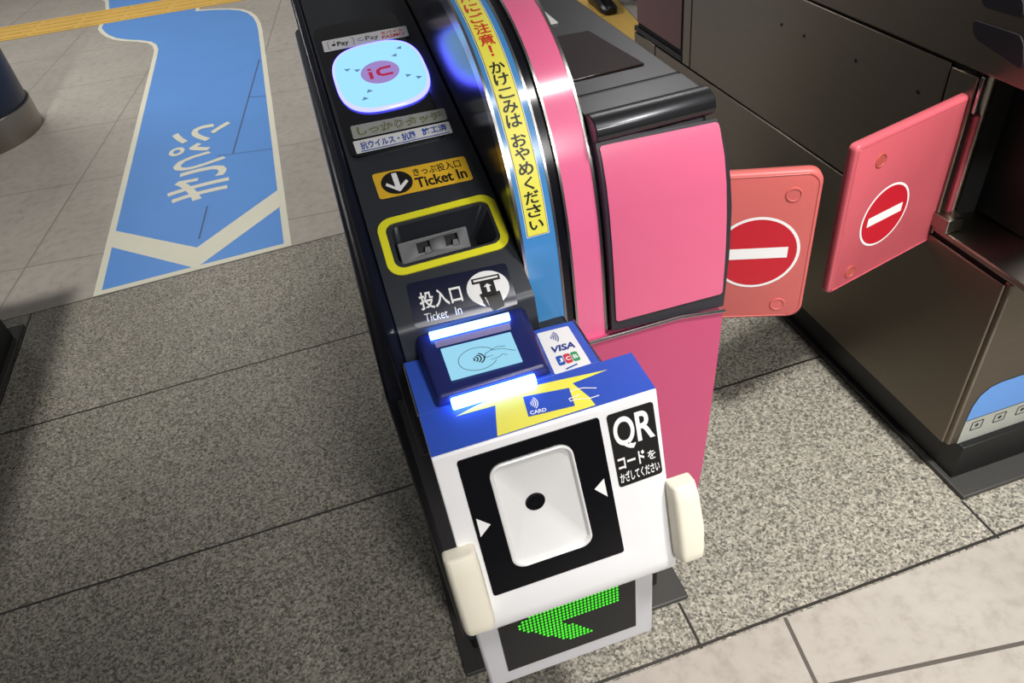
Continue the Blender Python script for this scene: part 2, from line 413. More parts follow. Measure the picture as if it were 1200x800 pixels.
# the cavity: rear and side walls slope down into the deck
bm = bmesh.new()
inn = slot.rr(.010, .0075)
deep = [((u-.078)*.84+.070, (v-(slot_s0+slot_s1)/2)*.80+(slot_s0+slot_s1)/2) for u, v in inn]
rings(bm, [[D.pt(u, v, .02) for u, v in inn], [D.pt(u, v, 0) for u, v in inn], [D.pt(u, v, -.045) for u, v in deep]])
bmesh.ops.recalc_face_normals(bm, faces=bm.faces[:])
cutter = obj('cutter', bm, 'hole'); boolean(deck, cutter)
b = deck.modifiers.new('bevel', 'BEVEL'); b.width = .007; b.segments = 4; b.limit_method = 'ANGLE'; b.angle_limit = math.radians(50)
wnm = deck.modifiers.new('normals', 'WEIGHTED_NORMAL'); wnm.keep_sharp = True; wnm.weight = 80
# cavity liner floor + mechanism
ctr = (slot_s0+slot_s1)/2
bm = bmesh.new(); frameprism(bm, [(u*1.0, v) for u, v in Card(D, uv=[(.026, slot_s1-.010), (.126, slot_s1-.010), (.126, slot_s0+.010), (.026, slot_s0+.010)]).rr(.006)], D, -.046, -.043); obj('slot_floor', bm, 'hole', gate, smooth=False)
mouth_y = .5*(D.pt(.07, slot_s0).y+D.pt(.07, slot_s1).y); mouth_z = D.pt(.07, ctr).z
MP = Plane((.07, .700, .803), (1, 0, 0), (0, .45, .89))
def mouth():
    mp = [MP.hit(*p) for p in ((462, 286), (547, 265), (552, 288), (474, 312))]
    x0, x1 = .5*(mp[0][0]+mp[3][0]), .5*(mp[1][0]+mp[2][0]); v1, v0 = .5*(mp[0][1]+mp[1][1]), .5*(mp[2][1]+mp[3][1])
    bm = bmesh.new(); frameprism(bm, [(x0, v0), (x1, v0), (x1, v1), (x0, v1)], MP, -.014, 0); o = obj('ticket_mouth', bm, 'gun2', gate)
    w, h = x1-x0, v1-v0
    for px, py in ((497, 290), (529.5, 281)):
        a, b_ = MP.hit(px, py); bm = bmesh.new(); frameprism(bm, [(a-w*.085, b_-h*.20), (a+w*.085, b_-h*.20), (a+w*.085, b_+h*.26), (a-w*.085, b_+h*.26)], MP, -.008, .01); boolean(o, obj('c', bm, 'hole'))
        bm = bmesh.new(); frameprism(bm, [(a-w*.01, b_-h*.30), (a+w*.10, b_-h*.30), (a+w*.08, b_+h*.0), (a+w*.01, b_+h*.02)], MP, -.006, .0005); obj('roller', bm, 'gun2', o, bevel=.0005)
        bm = bmesh.new(); frameprism(bm, [(a-w*.085, b_-h*.20), (a+w*.085, b_-h*.20), (a+w*.085, b_+h*.26), (a-w*.085, b_+h*.26)], MP, -.0079, -.0076); obj('hole_back', bm, 'hole', o)
    bb = o.modifiers.new('bevel', 'BEVEL'); bb.width = .0010; bb.segments = 2; bb.limit_method = 'ANGLE'
    for px, py in ((487, 309), (510, 303), (524, 300), (544, 294)):
        a, b_ = MP.hit(px, py); bm = bmesh.new(); cyl(bm, MP.pt(a, b_, .001), MP.nn, .0012, .003, 8); obj('guide_pin', bm, 'silver', o)
mouth()
# yellow frame ring
bm = bmesh.new(); sl2 = Card(D, uv=[(.0135, slot_s1+.006), (.1480, slot_s1+.006), (.1480, slot_s0-.005), (.0125, slot_s0-.005)])
O_, I_ = sl2.rr(.017, 0), sl2.rr(.011, .0085)
for h0, h1 in ((.0004, .0018),):
    n = len(O_); vo = [bm.verts.new(D.pt(*p, h0)) for p in O_]; vt = [bm.verts.new(D.pt(*p, h1)) for p in O_]; vi = [bm.verts.new(D.pt(*p, h1)) for p in I_]; vb = [bm.verts.new(D.pt(*p, h0)) for p in I_]
    for i in range(n):
        j = (i+1) % n
        for a, b2 in ((vo, vt), (vt, vi), (vi, vb), (vb, vo)): bm.faces.new((a[i], a[j], b2[j], b2[i]))
obj('slot_frame', bm, 'yelline', gate)['label'] = 'bright yellow ring around the ticket slot'
# left side rim below deck
bm = prism(bmesh.new(), [(.592, .60), (.592, .742), (.60, .785), (.655, .806), (.75, .842), (.85, .868), (1.09, .924), (1.25, .952), (1.45, .972), (YE, .967), (YE, .60)], -.010, .004); obj('side_rim', bm, 'side', gate, bevel=.004)

# Ticket In amber label
c = Card(D, px=[(435.5, 205), (544, 183), (555, 210.5), (445.5, 234.5)])
lb = decal('ticket_label', D, [c.rr(.0035)], 'amber', .0006, gate, 'amber label with a down arrow above the ticket slot')
decal('arrow_disc', D, [[c.at(.225+.165*math.cos(t), .5+.44*math.sin(t)) for t in [2*PI*i/32 for i in range(32)]]], 'ink', .0010, lb)
decal('down_arrow', D, [c.poly([(.195, .14), (.25, .14), (.25, .66), (.325, .46), (.345, .55), (.235, .86), (.22, .86), (.10, .55), (.12, .46), (.195, .66)])], 'whitep', .0014, lb)
c.text('lettering', 'きっぷ投入口', .42, .10, .93, .42, 'ink', .0010, lb, bold=.01)
c.text('lettering', 'Ticket In', .41, .48, .955, .88, 'ink', .0010, lb, bold=.025)
# navy slot sign
c = Card(D, px=[(475.5, 333), (592.5, 308), (607, 357), (487, 385)])
lb = decal('slot_sign', D, [c.rr(.004)], 'navy', .0006, gate, 'navy slot sign with white lettering and a hand icon')
c.text('lettering', '投入口', .09, .27, .50, .68, 'whitep', .0010, lb, bold=.02)
c.text('lettering', 'Ticket', .105, .76, .325, .93, 'whitep', .0010, lb); c.text('lettering', 'In', .40, .76, .46, .92, 'whitep', .0010, lb)
decal('icon_disc', D, [c.disc(.76, .50, .0225, k=.95)], 'paper', .0010, lb)
P = lambda pts: c.poly(pts)
decal('hand_icon', D, [P([(.62, .23), (.90, .23), (.90, .36), (.62, .36)]), P([(.69, .36), (.83, .36), (.83, .70), (.69, .70)]),
    P([(.71, .66), (.86, .62), (.87, .95), (.76, 1.0), (.73, .9)]), P([(.66, .62), (.69, .60), (.71, .78), (.68, .80)]), P([(.67, .80), (.71, .78), (.73, .92), (.70, .90)])], 'ink', .0014, lb)
decal('icon_lines', D, [P([(.64, .27), (.88, .27), (.88, .315), (.64, .315)]), P([(.745, .60), (.775, .60), (.775, .47), (.80, .47), (.76, .40), (.72, .47), (.745, .47)])], 'paper', .0018, lb)

# IC area: a black gloss panel, labels and the lit target
pc = Card(D, px=[(368, 36), (489, 18), (528, 158), (404, 190)])
pc.q = [(.009, pc.q[0][1]), (.128, pc.q[0][1]), (.128, pc.q[2][1]-.002), (.009, pc.q[2][1]-.002)]
bm = bmesh.new(); ol = pc.rr(.012); vs = []
for h in (.0003, .0022):
    pass
lay(bm, ol, [range(len(ol))], D, .0025)
lo = [D.pt(*p, .0002) for p in ol]; hi = [D.pt(*p, .0025) for p in ol]; n = len(ol)
a = [bm.verts.new(p) for p in lo]; b2 = [bm.verts.new(p) for p in hi]
for i in range(n): bm.faces.new((a[i], a[(i+1) % n], b2[(i+1) % n], b2[i]))
icp = obj('card_touch_panel', bm, 'gloss', gate)
Lk = Card(D, px=[(377.5, 51), (476, 32.5), (480, 44.5), (381, 64)])
lb = decal('payment_label', D, [Lk.rr(.002)], 'paper', .0032, gate, 'white strip of payment names above the lit touch target')
for q_ in ([(.09, .2), (.06, .2), (.06, .82), (.09, .82)], [(.33, .2), (.36, .2), (.36, .82), (.33, .82)]): strokes('box_line', D, [Lk.poly(q_)], .0006, 'ink', .0036, lb)
decal('apple_mark', D, [Lk.disc(.125, .53, .0028, 14), Lk.poly([(.125, .3), (.145, .2), (.14, .32)])], 'ink', .0036, lb)
Lk.text('lettering', 'Pay', .165, .32, .30, .82, 'ink', .0036, lb, bold=.02)
strokes('ring_mark', D, [[Lk.at(*q) for q in arc(.445, .5, .033, 0, 300, 12, 4)]], .0009, 'bluetext', .0036, lb)
Lk.text('lettering', 'Pay', .50, .30, .65, .80, 'ink', .0036, lb)
Lk.text('lettering', 'モバイル', .69, .16, .95, .46, 'redtext', .0036, lb, bold=.015); Lk.text('lettering', 'PASMO', .69, .54, .95, .84, 'redtext', .0036, lb, bold=.015)
Lk = Card(D, px=[(411, 150.5), (521, 129), (525, 142.5), (415, 166)])
lb = decal('touch_label', D, [Lk.rr(.003)], 'greylab', .0032, gate, 'grey label with olive lettering below the lit target')
Lk.text('lettering', 'しっかりタッチ', .05, .14, .96, .88, 'olive', .0036, lb, bold=.05)
Lk.text('lettering', 'しっかりタッチ', .05, .14, .96, .88, 'greylab', .0038, lb, bold=-.005)
Lk = Card(D, px=[(414, 168.5), (526, 144.5), (531, 158), (419, 183)])
lb = decal('antiviral_label', D, [Lk.rr(.0015)], 'paper', .0032, gate, 'white label with blue lettering under the grey label')
Lk.text('lettering', '抗ウイルス・抗菌', .06, .18, .63, .80, 'bluetext', .0036, lb, bold=.03); Lk.text('lettering', '施工済', .70, .14, .96, .72, 'bluetext', .0036, lb, bold=.03)
decal('underline', D, [Lk.poly([(.05, .87), (.97, .87), (.97, .94), (.05, .94)])], 'bluetext', .0036, lb)
# target
cpx = D.hit(447.5, 92); u0, s0 = D.hit(392, 97)[0], D.hit(452, 131.5)[1]; u1, s1 = D.hit(503, 88)[0], D.hit(441, 53.5)[1]
cu, cs, ru, rs = (u0+u1)/2, (s0+s1)/2, (u1-u0)/2, (s1-s0)/2
def sup(k, e=2.9, n=64):
    out = []
    for i in range(n):
        t = 2*PI*i/n; x, y = math.cos(t), math.sin(t)
        out.append((cu+ru*k*math.copysign(abs(x)**(2/e), x), cs+rs*k*math.copysign(abs(y)**(2/e), y)))
    return out
bm = bmesh.new(); rings(bm, [[D.pt(*p, h) for p in sup(k)] for k, h in ((1.0, .0028), (1.0, .0050), (.99, .0060), (.97, .0064), (.94, .0064))], cap0=False, cap1=False)
tg = obj('lit_target_rim', bm, 'icrim', gate)
bm = bmesh.new(); lay(bm, sup(.945), [range(64)], D, .0065); obj('lit_target_face', bm, 'ic', tg)
mid = lambda k: [(cu+ru*.42*k*math.cos(t), cs+rs*.34*k*math.sin(t)) for t in [2*PI*i/32 for i in range(32)]]
decal('centre_disc', D, [mid(1)], 'icmid', .0078, tg)
tq = Card(D, uv=[(cu-ru, cs+rs), (cu+ru, cs+rs), (cu+ru, cs-rs), (cu-ru, cs-rs)])
bm = bmesh.new()
for poly in ([(.375, .475), (.415, .475), (.415, .585), (.375, .585)], [(.375, .425), (.415, .425), (.415, .455), (.375, .455)]): p = tq.poly(poly); lay(bm, p, [range(4)], D, .0083)
vs, fs = stroke([tq.at(x, y) for x, y in [(.63, .455), (.52, .455), (.485, .475), (.475, .505), (.485, .54), (.52, .56), (.63, .56)]], .0052); lay(bm, vs, fs, D, .0083)
obj('ic_mark', bm, 'icred', tg, smooth=False)
tri = []
for (x, y, a) in ((.17, .36, 50), (.27, .40, 50), (.72, .30, -35), (.80, .20, -35), (.77, .64, 35), (.87, .70, 35), (.32, .74, 130), (.25, .83, 130)):
    w, h = tq.size(); q = []
    for k in (90, 215, 325): q.append(tq.at(x+.0052*math.cos(math.radians(k+a))/w, y-.0045*math.sin(math.radians(k+a))/h))
    tri.append(q)
for q_ in tri: decal('guide_mark', D, [q_], 'ictri', .0078, tg)

# arch (the raised divider with the blue and pink bands)
AP = [(.626, .55), (.627, .70), (.628, .745), (.630, .785), (.634, .825), (.641, .860), (.650, .888), (.661, .910), (.675, .932), (.693, .955), (.715, .975), (.740, .991), (.770, 1.005), (.805, 1.016), (.86, 1.028), (.93, 1.036), (1.02, 1.041), (1.2, 1.043), (1.6, 1.043)]
def crom(P, k=4):
    P = [Vector(p) for p in P]; out = []
    for i in range(len(P)-1):
        a, b, c, d = P[max(i-1, 0)], P[i], P[i+1], P[min(i+2, len(P)-1)]
        for j in range(k):
            t = j/k; out.append(.5*((2*b)+(c-a)*t+(2*a-5*b+4*c-d)*t*t+(3*b-a-3*c+d)*t**3))
    return out+[P[-1]]
S_A = Prof(crom(AP))
def band(name, x0, x1, off, m, parent=gate, lo=0, th=.02):
    bm = bmesh.new(); top = [S_A.pt(0, s, off) for s in S_A.s]; bot = [S_A.pt(0, s, -th) for s in S_A.s]
    prof = [(p.y, p.z) for p in top] + [(p.y, p.z) for p in bot[::-1]]
    prism(bm, prof, x0, x1); return obj(name, bm, m, parent)
prof = [(p.y, p.z) for p in [S_A.pt(0, s, -.004) for s in S_A.s]] + [(YE, 1.02), (YE, .55)]
bm = prism(bmesh.new(), prof, .1525, .2415); obj('divider_core', bm, 'coreside', gate)
band('silver_edge', .1515, .1545, .0010, 'silver'); band('blue_band', .1545, .1905, 0, 'bandblue'); band('silver_edge', .1905, .1930, .0010, 'silver')
band('silver_edge', .2035, .2060, .0010, 'silver'); band('pink_band', .2060, .2385, 0, 'pinkband'); band('silver_edge', .2385, .2415, .0010, 'silver')
# yellow caution strip
sb = S_A.hit(633, 275)[1]; se = S_A.s[-9]
def sub(u0, u1, s0, s1, n=1): return [(u0, s0), (u1, s0), (u1, s1), (u0, s1)]
cs_ = decal('caution_strip', S_A, [sub(.1592, .1842, sb, se)], 'whitep', .0004, gate, 'yellow strip lettered in red and black running up the blue band')
decal('black_line', S_A, [sub(.1600, .1834, sb+.0008, se)], 'ink', .0006, cs_)
decal('yellow_ground', S_A, [sub(.1606, .1828, sb+.0014, se)], 'yellow', .0008, cs_)
chars = [('扉', 551, -2, 'r'), ('に', 556, 9.5, 'r'), ('ご', 562, 21.5, 'r'), ('注', 567, 34, 'r'), ('意', 573, 47, 'r'), ('！', 579, 59.5, 'r'), ('か', 584.5, 79, 'k'), ('け', 589.5, 93, 'k'), ('こ', 595, 109, 'k'), ('み', 600, 124.5, 'k'), ('は', 604, 141, 'k'),
         ('お', 609, 164, 'k'), ('や', 613.5, 180, 'k'), ('め', 617.5, 197, 'k'), ('く', 621, 214.5, 'k'), ('だ', 624.5, 230.5, 'k'), ('さ', 628, 246, 'k'), ('い', 631, 262, 'k')]
for ch, px, py, k in chars:
    s_ = S_A.hit(px, py)[1]; hh = .0066; ww = .0079
    if px < 580: hh = .0078
    if ch == '！': ww, hh = .0016, .0070
    if ch == 'こ': hh = .0052
    if ch == 'い': ww, hh = .0076, .0052
    if ch == 'く': ww = .005
    q = Card(S_A, uv=[(.1717-ww, s_+hh), (.1717+ww, s_+hh), (.1717+ww, s_-hh), (.1717-ww, s_-hh)])
    q.text('lettering', ch, 0, 0, 1, 1, 'redtext' if k == 'r' else 'ink', .0012, cs_, bold=.02)

# pink body on the right
bm = prism(bmesh.new(), [(.640, .30), (.640, .85), (.650, .90), (.66, .915), (YE, .915), (YE, .30)], .240, .372); obj('right_body', bm, 'frame', gate, bevel=.006)
bm = box(bmesh.new(), .236, .330, .70, YE, .10, .31); obj('right_base', bm, 'side', gate, bevel=.004)
R = Prof([(.640, .20), (.626, .45), (.620, .60), (.619, .69), (.6195, .76), (.621, .80), (.624, .84), (.629, .870), (.637, .895), (.647, .914)])
def slab(name, outline, S, h0, h1, m, parent, bevel=0):
    bm = bmesh.new(); t = bmesh.new(); vv = [t.verts.new((a, b, 0)) for a, b in outline]; t.faces.new(vv)
    for c_ in S.cuts():
        bmesh.ops.bisect_plane(t, geom=t.verts[:]+t.edges[:]+t.faces[:], plane_co=(0, c_, 0), plane_no=(0, 1, 0), dist=1e-6)
    r = bmesh.ops.extrude_face_region(t, geom=t.faces[:])
    for v in r['geom']:
        if isinstance(v, bmesh.types.BMVert): v.co.z = 1
    for v in t.verts: v.co = S.pt(v.co.x, v.co.y, h1 if v.co.z > .5 else h0)
    bm.free(); return obj(name, t, m, parent, bevel=bevel, seg=2)
def sz(S, z):                            # arc length at height z on a rising profile
    for i, (a, b) in enumerate(zip(S.p, S.p[1:])):
        if a.y <= z <= b.y: return S.s[i]+(z-a.y)/(b.y-a.y)*(S.s[i+1]-S.s[i])
    return S.s[-1]
fr = [(.2435, sz(R, .684)), (.3885, sz(R, .672)), (.3905, sz(R, .74)), (.3895, sz(R, .81)), (.385, sz(R, .86)), (.376, sz(R, .905)), (.2435, sz(R, .912))]
slab('panel_frame', fr, R, -.010, .0015, 'frame', gate)
pk = Card(R, px=[(701, 171.5), (840, 142.5), (845, 342), (721, 375)])
pko = pk.rr(.004)
mid_ = pk.at(1.035, .45)
pko = pko[:14] + [tuple(.25*pk.at(1, 0)[i]*(1-t)**2*4+2*t*(1-t)*mid_[i]+t*t*pk.at(1, 1)[i] for i in (0, 1)) for t in (.2, .35, .5, .65, .8)] + pko[14:]
slab('upper_panel', pko[::-1], R, .001, .0035, 'pink', gate)
lowo = [(.206, sz(R, .675)), (.330, sz(R, .674)), (.388, sz(R, .664))]
lowo += [(.386, sz(R, .50)), (.384, sz(R, .36)), (.381, sz(R, .30)), (.374, sz(R, .255)), (.360, sz(R, .225)), (.335, sz(R, .21)), (.206, sz(R, .205))]
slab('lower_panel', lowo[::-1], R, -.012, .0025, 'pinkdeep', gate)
bm = bmesh.new(); tr = [(.204, .679), (.330, .6775), (.389, .667)]
a = [R.pt(x, sz(R, z), .0045) for x, z in tr]; tube(bm, a, .0022, 8); obj('silver_strip', bm, 'silver', gate)
# roof
roof = [(.644, .910), (.639, .914), (.637, .920), (.639, .927), (.645, .932), (.654, .9345), (.663, .934), (.668, .932), (.670, .9295), (.715, .9295), (.717, .928), (YE, .928), (YE, .905), (.66, .905)]
bm = prism(bmesh.new(), roof, .243, .373); rf = obj('roof', bm, 'gun', gate, bevel=.0015, seg=2)
bm = box(bmesh.new(), .243, .374, .7205, .7225, .926, .9285); obj('roof_seam', bm, 'hole', rf)
RZ = Plane((0, 0, .928), (1, 0, 0), (0, 1, 0))
gp = [(.25, .80), (.384, .838), (.362, .985), (.25, 1.02)]
gp = [RZ.hit(755, 76), RZ.hit(688, 38), RZ.hit(650, 42), RZ.hit(669, 94)]
gp = [(.25, gp[3][1]-.006), (gp[0][0], gp[0][1]), (gp[1][0]+.002, gp[1][1]), (.25, gp[1][1]+.01)]
bm = bmesh.new(); frameprism(bm, gp, RZ, .0003, .0022); obj('tinted_window', bm, 'roofglass', rf, bevel=.0006)['label'] = 'glossy brown tinted window'
bm = bmesh.new(); frameprism(bm, [(.25, .955), (.317, .955), (.317, 1.01), (.25, 1.01)], RZ, .0003, .0015); rs_ = obj('roof_label', bm, 'paper', rf, smooth=False)
bm = bmesh.new(); frameprism(bm, [(.255, .962), (.309, .962), (.309, 1.003), (.255, 1.003)], RZ, .0015, .0019); obj('yellow_ground', bm, 'yellow', rs_, smooth=False)
bm = bmesh.new(); frameprism(bm, [(.292, .966), (.305, .966), (.298, .990)], RZ, .0019, .0022); obj('black_triangle', bm, 'ink', rs_, smooth=False)

# scanner unit: blue-topped white housing
W0, W1 = .0005, .2205
hp = [(.505, .7495), (.455, .7495)]
hp += [(.455+.004*math.cos(math.radians(a))-.0, .7455+.004*math.sin(math.radians(a))) for a in ()]
hp = [(.508, .7495), (.4535, .7495), (.4508, .7475), (.3985, .545), (.3975, .532), (.4015, .522), (.410, .517), (.43, .515), (.508, .515)]
bm = prism(bmesh.new(), hp, W0, W1); hs = obj('scanner_housing', bm, 'white', gate, bevel=.004, seg=3)
bm = box(bmesh.new(), .02, .19, .500, .640, .53, .72); obj('housing_bracket', bm, 'black', gate, bevel=.004)
TP = Plane((0, 0, .7496), (1, 0, 0), (0, 1, 0))
decal('blue_top_vinyl', TP, [[(W0+.0005, .4525), (W1-.0005, .4525), (W1-.0005, .5075), (W0+.0005, .5075)]], 'blue', .0003, hs)
ys_ = [(535, 488.5), (552, 478), (572, 469), (590, 462), (610, 456.5), (640, 450), (675, 441), (712, 434.5), (692, 441), (674, 448), (679, 457), (684, 465), (690, 460), (694, 469.5), (698, 476), (640, 494), (583.5, 511), (581, 475.5), (560, 480)]
top2 = lambda L: [TP.hit(*p) for p in L]
arrow = top2([(534, 488.5), (555, 477), (580, 466), (605, 457.5), (640, 449), (712, 433.5), (671, 449.5), (690, 465), (698, 475), (583, 511.5), (580.5, 475.5)])
TP2 = TP
decal('yellow_arrow', TP, [arrow], 'yellow', .0006, hs)
card = Card(TP, px=[(613, 465.5), (667, 455), (674, 476), (619.5, 489)])
decal('card_icon', TP, [card.rr(.0008)], 'blue', .0009, hs)
for k_, r in enumerate((.05, .095, .14, .185)):
    strokes('wave_mark', TP, [[card.at(.08+x_, .42+y_*1.0) for x_, y_ in [(r*math.cos(math.radians(t)), 1.9*r*math.sin(math.radians(t))) for t in range(-50, 51, 10)]]], .0010, 'whitep', .0012, hs)
card.text('lettering', 'CARD', .05, .76, .40, .94, 'whitep', .0012, hs, bold=.03)
strokes('hand_outline', TP, [top2([(668, 460), (674, 457), (684, 455.3), (699, 455.5)]), top2([(680, 463), (672, 466), (667, 468), (668.5, 471), (675, 468.5), (684, 468), (693, 467), (702, 464)])], .0012, 'whitep', .0012, hs)
# front face of housing
FA = Vector((0, .4508, .7475)); FB = Vector((0, .3985, .545)); FV = (FB-FA).normalized()
F = Plane(FA, (1, 0, 0), FV)
def fz(z): return (FA.z-z)/(FA.z-FB.z)*(FB-FA).length
win = Card(F, uv=[(.0215, fz(.7410)), (.1580, fz(.7385)), (.1650, fz(.5770)), (.0225, fz(.5770))])
win = Card(F, uv=[(.0215, fz(.7395)), (.1600, fz(.7395)), (.1645, fz(.5760)), (.0225, fz(.5760))])
bm = bmesh.new(); frameprism(bm, win.rr(.003), F, -.001, .0012); wn = obj('scanner_window', bm, 'gloss', gate)
hd = Card(F, px=[(571.5, 547), (671.5, 522), (695.5, 634), (601, 664)])
hd = Card(F, uv=[(.0475, fz(.7230)), (.1285, fz(.7230)), (.1335, fz(.6015)), (.0500, fz(.6015))])
def rrn(ins, r): return hd.rr(r, ins, n=15)[:64]
cx_, cy_ = hd.at(.44, .50)
lensp = Plane(F.pt(0, 0, -.0075), F.u, F.v).hit(627.3, 587.3); cx_, cy_ = lensp
def circ(r): return [(cx_+r*math.cos(PI+2*PI*i/64), cy_+r*math.sin(PI+2*PI*i/64)) for i in range(64)]
for tgt in (hs, wn):
    bm = bmesh.new(); rings(bm, [[F.pt(*p, h) for p in rrn(-.0006, .0135)] for h in (-.016, .02)]); boolean(tgt, obj('cutter', bm, 'hole'))
b = hs.modifiers.get('bevel') or hs.modifiers.new('bevel', 'BEVEL'); b.width = .004; b.segments = 3; b.limit_method = 'ANGLE'; b.angle_limit = math.radians(50)
rr_ = [[F.pt(*p, .0008) for p in rrn(-.0008, .0137)], [F.pt(*p, .0030) for p in rrn(-.0006, .0135)], [F.pt(*p, .0036) for p in rrn(.0006, .013)], [F.pt(*p, .0030) for p in rrn(.0016, .0125)],
       [F.pt(*p, -.0008) for p in rrn(.0034, .011)], [F.pt(*p, -.0014) for p in rrn(.0046, .0105)], [F.pt(*p, -.0075) for p in circ(.0100)], [F.pt(*p, -.010) for p in circ(.0088)]]
bm = bmesh.new(); rings(bm, rr_, cap0=False, cap1=True); o = obj('scanner_hood', bm, 'hood', wn, angle=28)
o['label'] = 'white funnel-shaped hood'
bm = bmesh.new(); rings(bm, [[F.pt(*p, h) for p in circ(r)] for r, h in ((.0102, -.0074), (.0097, -.0066), (.0075, -.0070), (.0001, -.0060))], cap0=False); obj('lens', bm, 'gloss', wn)
for p_ in wn.data.polygons: p_.use_smooth = False
for nm, pts in (('left', [(557.5, 606.5), (574.5, 613), (563, 628)]), ('right', [(707, 559.5), (696, 572), (711.5, 580.5)])):
    decal('pointer_mark', F, [[F.hit(*p) for p in pts]], 'whitep', .0016, wn)
q = Card(F, uv=[(.1675, fz(.7385)), (.2150, fz(.7385)), (.2165, fz(.6560)), (.1700, fz(.6545))])
lb = decal('qr_label', F, [q.rr(.0035)], 'ink', .0006, gate, 'black label with large white letters on the white housing')
q.text('lettering', 'Q', .08, .07, .53, .52, 'whitep', .0010, lb, bold=.020); q.text('lettering', 'R', .57, .07, .95, .46, 'whitep', .0010, lb, bold=.020)
q.text('lettering', 'コード', .06, .585, .66, .765, 'whitep', .0010, lb, bold=.03); q.text('lettering', 'を', .72, .63, .90, .755, 'whitep', .0010, lb, bold=.012)
q.text('lettering', 'かざしてください', .05, .80, .95, .95, 'whitep', .0010, lb, bold=.02)
# foam corner guards
def guard(x0, x1, lab, xin):
    bm = bmesh.new(); rr_ = []
    vals = [(.001, .90), (.004, .97), (.02, 1), (.06, 1), (.088, 1), (.097, .97), (.100, .88)]
    for v, k in vals:
        cx = (x0+x1)/2; hw = (x1-x0)/2*k; top = .0195*k; o_ = []
        for (sx, h) in ((-1, -.002), (-1, top*.55), (-.85, top*.88), (-.6, top), (.6, top), (.85, top*.88), (1, top*.55), (1, -.002)):
            bow = .004*math.sin(PI*min(max(v/.11, 0), 1))
            o_.append(F.pt(cx+sx*hw+(bow if (sx > 0 and x1 > .1) else 0), (.104 if x1 > .1 else .102)+v, h+(bow*.6 if h > 0 else 0)))
        rr_.append(o_)
    rings(bm, rr_); o = obj('corner_guard', bm, 'cream', hs, bevel=.0025); o['label'] = lab; return o
guard(.2175, .2450, 'cream foam guard on the right corner', .2205); guard(-.0160, .0175, 'cream foam guard on the left corner', .0005)
# arrow display below
G = Plane((0, .425, 0), (1, 0, 0), (0, 0, 1))
bm = box(bmesh.new(), -.0065, .2080, .4260, .50, .345, .518); dsp = obj('arrow_display', bm, 'ledgrey', gate, bevel=.004)
G = Plane((0, .4258, 0), (1, 0, 0), (0, 0, 1))
bx = [(.0175, .362), (.188, .362), (.188, .505), (.0175, .505)]
s_tl, s_br = G.hit(596, 786), G.hit(745, 732)
bx = [(s_tl[0], (s_tl[1]+s_br[1])/2), (s_br[0], (s_tl[1]+s_br[1])/2), (s_br[0], .512), (s_tl[0], .512)]
bm = bmesh.new(); frameprism(bm, bx, G, -.001, .0008); obj('display_screen', bm, 'ledblack', dsp)
arr_px = [(603, 735), (644, 714), (620, 690), (690, 690), (663.5, 703.5), (724, 685.5), (727, 702), (657.5, 729), (696, 736.5), (666.5, 748)]
tip = G.hit(603, 735.5); r1 = G.hit(724, 685); r2 = G.hit(727, 702.5); hb = G.hit(666.5, 748); bb_ = G.hit(696, 736.5); ib = G.hit(658, 729.5)
cz = (r1[1]+r2[1])/2; hs_ = abs(r1[1]-r2[1])/2
apoly = [(tip[0], cz+0), (hb[0], hb[1]), (bb_[0], bb_[1]), (ib[0], cz-hs_), (r2[0], cz-hs_), (r2[0], cz+hs_), (ib[0], cz+hs_), (bb_[0], 2*cz-bb_[1]), (hb[0], 2*cz-hb[1])]
def inside(p, P):
    c = False
    for i in range(len(P)):
        (x1, y1), (x2, y2) = P[i-1], P[i]
        if (y1 > p[1]) != (y2 > p[1]) and p[0] < (x2-x1)*(p[1]-y1)/(y2-y1)+x1: c = not c
    return c
bm = bmesh.new(); pt_ = .0044
pz_ = .0060; nx_, nz_ = int((bx[1][0]-bx[0][0])/pt_), int((.512-bx[0][1])/pz_)
for i in range(nx_):
    for j in range(nz_):
        p = (bx[0][0]+(i+.5)*pt_, bx[0][1]+(j+.5)*pz_)
        if inside(p, apoly) and p[1] < .51:
            c_ = G.pt(*p, .0008); cyl(bm, c_, G.nn, .00150, .0008, 8)
obj('green_arrow', bm, 'led', dsp)['label'] = 'arrow of green dots pointing left'

# card reader tray and reader
tray = [(.0005, .5085), (.1870, .5085), (.1850, .580), (.0005, .590)]
TR = Plane((0, 0, .7475), (1, 0, 0), (0, 1, 0))
bm = bmesh.new(); frameprism(bm, tray, TR, -.004, .002); ty = obj('reader_tray', bm, 'blue', gate, bevel=.0008)
bm = bmesh.new(); tube(bm, [(.1874, .5085, .7495), (.1855, .580, .7495)], .0012, 6); obj('tray_edge', bm, 'silver', ty)
bm = bmesh.new(); tube(bm, [(.0003, .5085, .7495), (.0003, .590, .7495)], .0012, 6); obj('tray_edge', bm, 'silver', ty)
TT = Plane((0, 0, .7495), (1, 0, 0), (0, 1, 0))
vl = Card(TT, px=[(629, 391), (665.5, 382), (693, 426), (650.5, 439)])
lb = decal('brand_label', TT, [vl.rr(.0015)], 'paper', .0004, ty, 'white label with wave mark and card logos')
for r in (.05, .115, .18, .245):
    strokes('wave_mark', TT, [[vl.at(.30+x_, .19+y_) for x_, y_ in [(r*math.cos(math.radians(t)), .72*r*math.sin(math.radians(t))) for t in range(-45, 46, 9)]]], .0011, 'navytext', .0008, lb)
vl.text('lettering', 'VISA', .20, .40, .86, .55, 'navytext', .0008, lb, bold=.035, italic=.25)
